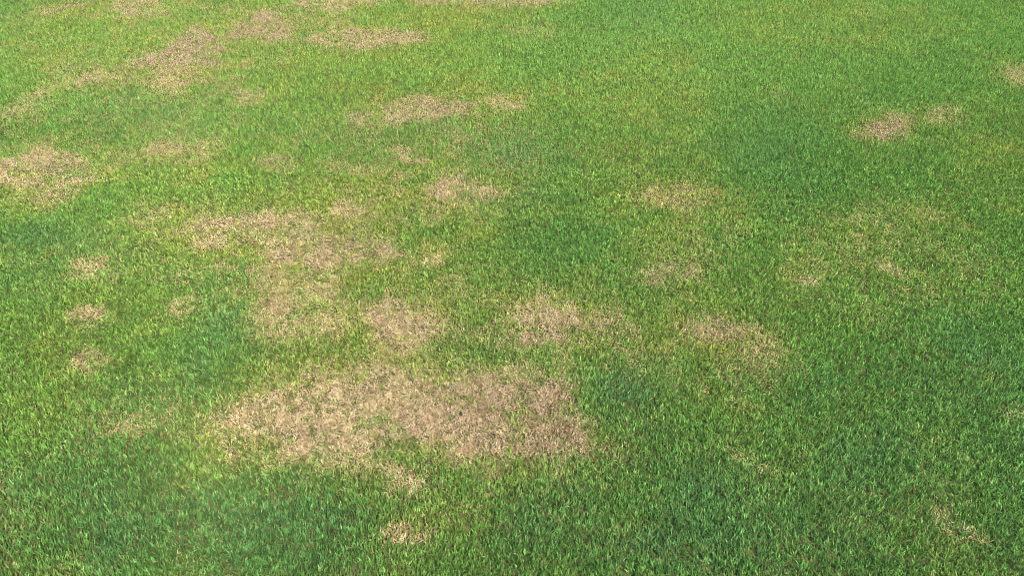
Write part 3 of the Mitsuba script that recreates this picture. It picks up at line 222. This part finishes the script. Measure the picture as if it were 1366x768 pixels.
def stamp(outline, blur):
    """The outline as a soft field on the ground grid."""
    poly = shapely.Polygon(outline).buffer(0)
    a, b, c, d = poly.bounds
    i0, i1 = max(0, int((a - X0) / CELL) - 1), min(NX, int((c - X0) / CELL) + 2)
    j0, j1 = max(0, int((b - Y0) / CELL) - 1), min(NY, int((d - Y0) / CELL) + 2)
    field = np.zeros((NY, NX), np.float32)
    if i1 > i0 and j1 > j0:
        field[j0:j1, i0:i1] = shapely.contains_xy(poly, GX[j0:j1, i0:i1], GY[j0:j1, i0:i1])
        pad = int(4 * blur / CELL) + 2
        s = np.s_[max(0, j0 - pad):j1 + pad, max(0, i0 - pad):i1 + pad]
        field[s] = gaussian_filter(field[s], blur / CELL)
    return field


def union(items, blur):
    out = np.zeros((NY, NX), np.float32)
    for s, outline in items:
        out = 1 - (1 - out) * (1 - s * stamp(outline, blur))
    return out


DEAD_BLUR = 0.042
per_patch = np.zeros((len(DEAD), NY, NX), np.float32)
for k, (text, tone, items) in enumerate(DEAD):
    f = np.zeros((NY, NX), np.float32)
    for s, outline in items:
        size = math.sqrt(shapely.Polygon(outline).buffer(0).area)
        soft = stamp(outline, float(np.clip(0.16 * size, 0.014, DEAD_BLUR)))
        f = np.maximum(f, s * np.clip(soft * 1.15 / max(soft.max(), 0.1), 0, 1))
    per_patch[k] = f
dead_field = per_patch.max(0)
owner = per_patch.argmax(0)
tone_field = gaussian_filter(np.array([d[1] for d in DEAD], np.float32)[owner] * (dead_field > 0.02), 2)
for s, t, outline in GREEN:
    dead_field *= 1 - s * stamp(outline, 0.035)
weak_field = union([(s, o) for s, t, o in WEAK], 0.05)
yellow_field = union([(s, o) for s, t, o in YELLOW], 0.11)
# a yellowing rim surrounds everything that died
rim = np.clip(gaussian_filter(dead_field, 0.09 / CELL) * 1.6, 0, 0.8)
yellow_field = 1 - (1 - yellow_field) * (1 - rim)
lush_field = union([(s, o) for s, t, o in BLUE], 0.09)
warm_field = union([(s, o) for s, t, o in WARM], 0.05)
pale_lit_field = union([(s, o) for s, t, o in PALE_LIT], 0.35)


def look_up(field, x, y, order=1):
    return map_coordinates(field, [(y - Y0) / CELL - 0.5, (x - X0) / CELL - 0.5], order=order, mode='nearest')


def fbm2(x, y, scale, seed, octaves=3):
    return meshkit.fbm(np.stack([x * scale, y * scale, np.full_like(x, 0.37)], -1), octaves, seed)


# ------------------------------------------------------------------ blades
def rise(x, y):
    """The lawn's gentle dips and swells, level again beyond the part in view."""
    inside = np.clip((5.0 - np.abs(x)) / 1.2, 0, 1) * np.clip((y + 0.5) / 1.0, 0, 1) * np.clip((6.6 - y) / 1.2, 0, 1)
    return ((fbm2(x, y, 0.9, 81, 3) - 0.5) * 0.05 + (fbm2(x, y, 5.0, 82, 2) - 0.5) * 0.008) * inside


def blade_mesh(x, y, h, w, az, lean, bend, facing, col, z0, simple):
    """Bent, tapered blades of mown grass: a narrow foot, the widest place in the middle and the cut tip. Where simple, the far or matted ones, one straight blade."""
    n = len(x)
    d = np.stack([np.cos(az), np.sin(az), np.zeros(n)], 1)
    s = np.stack([np.cos(facing), np.sin(facing), np.zeros(n)], 1) * (w / 2)[:, None]
    up = np.array([0, 0, 1.0])
    level = rise(x, y)
    base = np.stack([x, y, level + z0], 1)
    mid = base + (h * 0.52)[:, None] * (np.sin(lean)[:, None] * d + np.cos(lean)[:, None] * up)
    l2 = np.minimum(lean + bend, 1.62)
    tip = mid + (h * 0.48)[:, None] * (np.sin(l2)[:, None] * d + np.cos(l2)[:, None] * up)
    mid[:, 2] = np.maximum(mid[:, 2], level + 0.002)
    tip[:, 2] = np.maximum(tip[:, 2], level + 0.0015)
    k, q = ~simple, simple
    v1 = np.stack([base[k], mid[k] - s[k], mid[k] + s[k], tip[k]], 1).reshape(-1, 3)
    i = (np.arange(k.sum()) * 4)[:, None]
    f1 = np.stack([i + [0, 2, 1], i + [1, 2, 3]], 1).reshape(-1, 3)
    v2 = np.stack([base[q] - s[q] * 0.9, base[q] + s[q] * 0.9, tip[q]], 1).reshape(-1, 3)
    f2 = np.arange(q.sum() * 3).reshape(-1, 3) + len(v1)
    c = np.vstack([np.repeat(col[k], 4, 0), np.repeat(col[q], 3, 0)])
    return (np.vstack([v1, v2]), np.vstack([f1, f2])), np.clip(c, 0.005, 0.9)


def palette(u, stops):
    """A colour along a list of base colours, u from 0 to 1."""
    stops = np.asarray(stops, float)
    q = np.clip(u, 0, 1) * (len(stops) - 1)
    a = np.clip(q.astype(int), 0, len(stops) - 2)
    t = (q - a)[:, None]
    return stops[a] * (1 - t) + stops[a + 1] * t


GREENS = np.array([(0.090, 0.222, 0.046), (0.134, 0.290, 0.062), (0.200, 0.358, 0.092)])
LUSH = np.array([0.086, 0.212, 0.094])
OLIVE = np.array([0.312, 0.365, 0.080])
PALES_LIT = np.array([0.245, 0.420, 0.105])  # light turf tint, also painting the extra brightness of the far lawn
STRAW = [(0.25, 0.20, 0.09), (0.42, 0.345, 0.165), (0.55, 0.465, 0.235), (0.67, 0.585, 0.32), (0.78, 0.71, 0.45)]
TAN = [(0.22, 0.155, 0.095), (0.37, 0.265, 0.170), (0.49, 0.370, 0.245), (0.60, 0.475, 0.330), (0.73, 0.61, 0.45)]


def grow(x, y):
    """Everything that varies from blade to blade at the rooting points x, y."""
    n = len(x)
    wx = x + (fbm2(x, y, 9, 11) - 0.5) * 0.11 + (fbm2(x, y, 30, 12, 2) - 0.5) * 0.075
    wy = y + (fbm2(x, y, 9, 13) - 0.5) * 0.11 + (fbm2(x, y, 30, 14, 2) - 0.5) * 0.075
    p = look_up(dead_field, wx, wy)
    clump = fbm2(x, y, 26, 15, 3) - 0.5
    mid = fbm2(x, y, 11, 18, 3) - 0.5
    p_dead = np.clip(1.0 * p * (1 + 1.8 * clump + 1.9 * mid), 0, 0.93)
    # the tints drift in ragged clouds, never as an even wash
    ya, la = fbm2(x, y, 8.0, 16, 5) - 0.5, fbm2(x, y, 6.5, 19, 5) - 0.5
    yel = np.clip(look_up(yellow_field, wx, wy) * (0.85 + 2.6 * ya) + np.clip(1.5 * ya - 0.05, 0, 0.5) * 0.8, 0, 1)
    lf = look_up(lush_field, wx, wy)
    yel = yel * (1 - 0.7 * lf)
    lush = np.clip(lf * (1.15 + 2.2 * la) + np.clip(1.6 * la - 0.06, 0, 0.5) * 0.8, 0, 1) * (1 - 0.5 * yel)
    rag = np.clip((clump + mid) * 4.5 + 0.5, 0, 1)
    weak = np.clip(look_up(weak_field, wx, wy) * (0.35 + 1.5 * rag) + 0.32 * yel * rag + 0.005, 0, 0.8)
    p_all = 1 - (1 - p_dead) * (1 - weak)
    is_dead = rng.random(n) < p_all
    k = np.where(p > 0.06, look_up(owner.astype(np.float32), wx, wy, 0).astype(int), -1)
    return dict(p=p, dead=is_dead, owner=k, yel=yel, lush=lush, pale=look_up(pale_lit_field, wx, wy),
                warm=np.clip(look_up(warm_field, wx, wy), 0, 1), tone=np.clip(look_up(warm_field, wx, wy) * 0.8 + 1.05 * look_up(tone_field, wx, wy) + (fbm2(x, y, 7, 17, 2) - 0.5) * 0.9, 0, 1))


def cell(x, y, size):
    """A random number per tuft: blades that root together share it."""
    i, j = np.floor(x / size).astype(np.int64), np.floor(y / size).astype(np.int64)
    hsh = (i * 374761393 + j * 668265263) & 0xFFFFFFFF
    hsh = ((hsh ^ (hsh >> 13)) * 1274126177) & 0xFFFFFFFF
    return ((hsh ^ (hsh >> 16)) & 0xFFFFFF) / 16777215.0


def green_colour(g, n, x, y):
    c = palette(np.clip(rng.normal(0.45, 0.28, n) + (fbm2(x, y, 14, 21, 3) - 0.5) * 0.8, 0, 1), GREENS)
    a = (g['lush'] * 0.65)[:, None]
    c = c * (1 - a) + (LUSH * rng.uniform(0.75, 1.35, (n, 1))) * a
    a = (g['pale'] * 0.75)[:, None]  # turf tint and painted far brightness together
    c = c * (1 - a) + PALES_LIT * a
    a = np.clip(g['yel'] * rng.uniform(0.3, 1.3, n), 0, 1)[:, None]
    c = c * (1 - a) + (OLIVE * rng.uniform(0.7, 1.25, (n, 1))) * a
    return c * np.exp(rng.normal(0.02, 0.22, n) + (cell(x, y, 0.007) - 0.5) * 1.05)[:, None]


def dead_colour(g, n, x, y):
    u = np.clip(rng.normal(0.54, 0.2, n) + (cell(x, y, 0.007) - 0.5) * 0.85 - 0.2 * g['warm'], 0, 1)
    t = g['tone'][:, None]
    c = palette(u, STRAW) * (1 - t) + palette(u, TAN) * t
    a = (np.clip(1.05 - 1.3 * g['p'], 0, 0.9) * rng.random(n))[:, None]          # towards the rim blades are only half dead
    return c * (1 - a) + np.array([0.40, 0.42, 0.13]) * rng.uniform(0.7, 1.2, (n, 1)) * a


def pick(g, m):
    return {k: v[m] for k, v in g.items()}


# the ground that can be seen (with a margin for a step to the side), in half-metre squares
half = math.tan(math.radians(HFOV / 2))
step = 0.5
squares = []
for j in range(int(Y0 / step), int(6.5 / step)):
    for i in range(-12, 12):
        ax, ay = i * step, j * step
        far = ay + step
        wide = half * (math.cos(PITCH) * far + EYE[2] * math.sin(PITCH)) + 0.12
        if 0.55 <= far and ay < 5.35 and min(abs(ax), abs(ax + step)) < wide:
            squares.append((ax, ay))
xs, ys = [], []
for ax, ay in squares:
    dist = math.hypot(ay + 0.25, 1.6)
    dens = 100000 * min(1.0, (2.3 / dist) ** 0.75)
    n = int(dens * step * step)
    m = n // 3
    bx, by = rng.random(m) * step, rng.random(m) * step
    xs.append(ax + np.repeat(bx, 3) + rng.normal(0, 0.004, 3 * m))
    ys.append(ay + np.repeat(by, 3) + rng.normal(0, 0.004, 3 * m))
x, y = np.concatenate(xs), np.concatenate(ys)
reach = half * (math.cos(PITCH) * y + EYE[2] * math.sin(PITCH))
seen = (np.abs(x) < reach + 0.15) & (y > 0.9) & (y < 5.05)
keep = seen | (rng.random(len(x)) < 0.3)                        # thinner in the margin
x, y, seen = x[keep], y[keep], seen[keep]
# dead turf is thinner
g = grow(x, y)
n = len(x)
dead, green = g['dead'], ~g['dead']
thin = fbm2(x, y, 22, 31, 3)
keep = rng.random(n) > np.clip(0.25 * g['p'] * (thin > 0.45), 0, 1)
seen = seen[keep]
x, y, g, dead, green, n = x[keep], y[keep], pick(g, keep), dead[keep], green[keep], int(keep.sum())

dist = np.hypot(y, 1.6)
vig = fbm2(x, y, 6, 41, 3)                                     # how vigorously the turf grows
w_wide = np.where(seen, 1.0, 1.7)
h = rng.uniform(0.011, 0.021, n) * (0.75 + 0.5 * vig) * (1 + 0.2 * g['lush'])
w = rng.lognormal(math.log(0.0022), 0.3, n) * w_wide * np.clip((dist / 2.4) ** 0.35, 0.9, 1.3)
nap = (fbm2(x, y, 2.2, 51, 2) - 0.5) * 5 + math.pi / 2                # combed in drifts by the mower
az = np.where(rng.random(n) < 0.25, nap + rng.normal(0, 0.6, n), rng.random(n) * 2 * math.pi)
lean = np.abs(rng.normal(0.24, 0.24, n))
bend = np.abs(rng.normal(0.28, 0.26, n))
flat = dead & (rng.random(n) < 0.5)
lean = np.where(flat, rng.uniform(1.15, 1.55, n), np.where(dead, lean + 0.12, lean))
h = np.where(flat, h * 0.66, np.where(dead, h * 0.85, h))
w = np.where(flat, w * 0.85, w)
facing = np.where(rng.random(n) < 0.5, az + math.pi / 2, rng.random(n) * 2 * math.pi)
z0 = np.where(flat, rng.uniform(0.002, 0.014, n), 0.0)
col = np.empty((n, 3))
col[green] = green_colour(pick(g, green), int(green.sum()), x[green], y[green])
col[dead] = dead_colour(pick(g, dead), int(dead.sum()), x[dead], y[dead])


# matted thatch lies between the dead stubble
mx = np.nonzero(dead & (g['p'] > 0.25) & (rng.random(n) < 0.5) & (fbm2(x, y, 28, 91, 3) < 0.6))[0]
m = len(mx)
ex, ey = x[mx] + rng.normal(0, 0.006, m), y[mx] + rng.normal(0, 0.006, m)
gm = pick(g, mx)
x, y = np.concatenate([x, ex]), np.concatenate([y, ey])
h = np.concatenate([h, rng.uniform(0.010, 0.020, m)])
w = np.concatenate([w, rng.lognormal(math.log(0.0024), 0.3, m)])
az = np.concatenate([az, rng.random(m) * 2 * math.pi])
lean = np.concatenate([lean, rng.uniform(1.3, 1.56, m)])
bend = np.concatenate([bend, rng.normal(0, 0.15, m)])
facing = np.concatenate([facing, az[n:] + math.pi / 2])
z0 = np.concatenate([z0, rng.uniform(0.001, 0.007, m)])
col = np.concatenate([col, dead_colour(gm, m, ex, ey) * rng.uniform(0.75, 1.0, (m, 1))])
g = {k: np.concatenate([v, gm[k]]) for k, v in g.items()}
dead = np.concatenate([dead, np.ones(m, bool)])
simple = np.concatenate([np.hypot(y[:n], 1.6) > 3.25, np.ones(m, bool)])


def blades(mask):
    return blade_mesh(x[mask], y[mask], h[mask], w[mask], az[mask], lean[mask], bend[mask], facing[mask], col[mask], z0[mask], simple[mask])


# ------------------------------------------------------------------ materials
def soil(p, nrm, uv):
    a = mikit.fbm(p.x * 45, p.y * 45, 0.0, 4)
    b = mikit.fbm(p.x * 6 + 9, p.y * 6, 3.0, 3)
    c = mikit.mix((0.060, 0.052, 0.026), (0.170, 0.140, 0.075), mikit.smoothstep(0.3, 0.75, a))
    return mikit.mix(c, (0.065, 0.100, 0.032), 0.4 + 0.5 * mikit.smoothstep(0.35, 0.7, b))


scene['soil_material'] = {'type': 'twosided', 'bsdf': {'type': 'diffuse', 'reflectance': mikit.proc(soil)}}
scene['blade_material'] = {'type': 'principledthin', 'base_color': {'type': 'mesh_attribute', 'name': 'vertex_color'},
                           'roughness': 0.42, 'spec_trans': 0.0, 'diff_trans': 0.95, 'eta': 1.4}
scene['dead_blade_material'] = {'type': 'principledthin', 'base_color': {'type': 'mesh_attribute', 'name': 'vertex_color'},
                                'roughness': 0.6, 'spec_trans': 0.0, 'diff_trans': 0.8, 'eta': 1.35}

# ------------------------------------------------------------------ the setting: the ground under the lawn, reaching to the horizon
gx = np.concatenate([[-200, -60, -20], np.linspace(-8, 8, 260), [20, 60, 200]])
gy = np.concatenate([[-200, -60, -20], np.linspace(-6, 10, 260), [20, 60, 200]])
MX, MY = np.meshgrid(gx, gy)
MZ = rise(MX, MY) - 0.004
idx = np.arange(MX.size).reshape(MX.shape)
quads = np.stack([idx[:-1, :-1], idx[:-1, 1:], idx[1:, 1:], idx[1:, :-1]], -1).reshape(-1, 4)
scene['ground'] = mikit.ply((np.stack([MX, MY, MZ], -1).reshape(-1, 3), quads), 'soil_material', smooth=True)
labels['ground'] = {'label': 'dark soil and thatch under the mown lawn', 'category': 'ground', 'kind': 'structure'}

# ------------------------------------------------------------------ the living grass
in_patch = dead & (g['owner'] >= 0)
mesh, c = blades(~in_patch)
scene['grass'] = mikit.ply(mesh, 'blade_material', color=c)
labels['grass'] = {'label': 'short mown green lawn grass with yellowing areas around the dead patches', 'category': 'grass', 'kind': 'stuff'}

# ------------------------------------------------------------------ the dead patches, each a thing
for k, (text, tone, items) in enumerate(DEAD):
    m = in_patch & (g['owner'] == k)
    if not m.any():
        continue
    key = 'dead_grass_patch' if k == 0 else f'dead_grass_patch_{k:03d}'
    mesh, c = blades(m)
    scene[key] = mikit.ply(mesh, 'dead_blade_material', color=c)
    labels[key] = {'label': text, 'category': 'grass patch', 'group': 'patches of dead grass in the lawn'}

# ------------------------------------------------------------------ the lawn goes on all round, outside the picture
TILE = 2.5
nt = 26000
tx_, ty_ = rng.random(nt) * TILE, rng.random(nt) * TILE
gt = dict(lush=fbm2(tx_, ty_, 2, 71) * 0.6, pale=np.zeros(nt), yel=np.clip(fbm2(tx_, ty_, 2, 72) - 0.35, 0, 1))
ct = green_colour(gt, nt, tx_, ty_)
at = rng.random(nt) * 2 * math.pi
mesh, c = blade_mesh(tx_, ty_, rng.uniform(0.028, 0.046, nt), rng.uniform(0.005, 0.008, nt), at, np.abs(rng.normal(0.4, 0.3, nt)), np.abs(rng.normal(0.4, 0.3, nt)),
                     at + math.pi / 2, ct, np.zeros(nt), np.zeros(nt, bool))
scene['lawn_tile'] = {'type': 'shapegroup', 'blades': mikit.ply(mesh, 'blade_material', color=c)}
taken = set(squares)
spots = [(-7.5, 0.0), (-7.5, 2.5), (-7.5, 5.5), (-5.0, 5.5), (-2.5, 5.5), (0.0, 5.5), (2.5, 5.5), (5.0, 5.5), (5.0, 3.0), (5.0, 0.5), (-5.0, -2.0), (-2.5, -2.0), (0.0, -2.0), (2.5, -2.0)]
for q, (ax, ay) in enumerate(spots):
    scene[f'grass__{q + 1:03d}'] = {'type': 'instance', 'to_world': T().translate((ax, ay, 0)), 'group': {'type': 'ref', 'id': 'lawn_tile'}}
N_BLADES = n
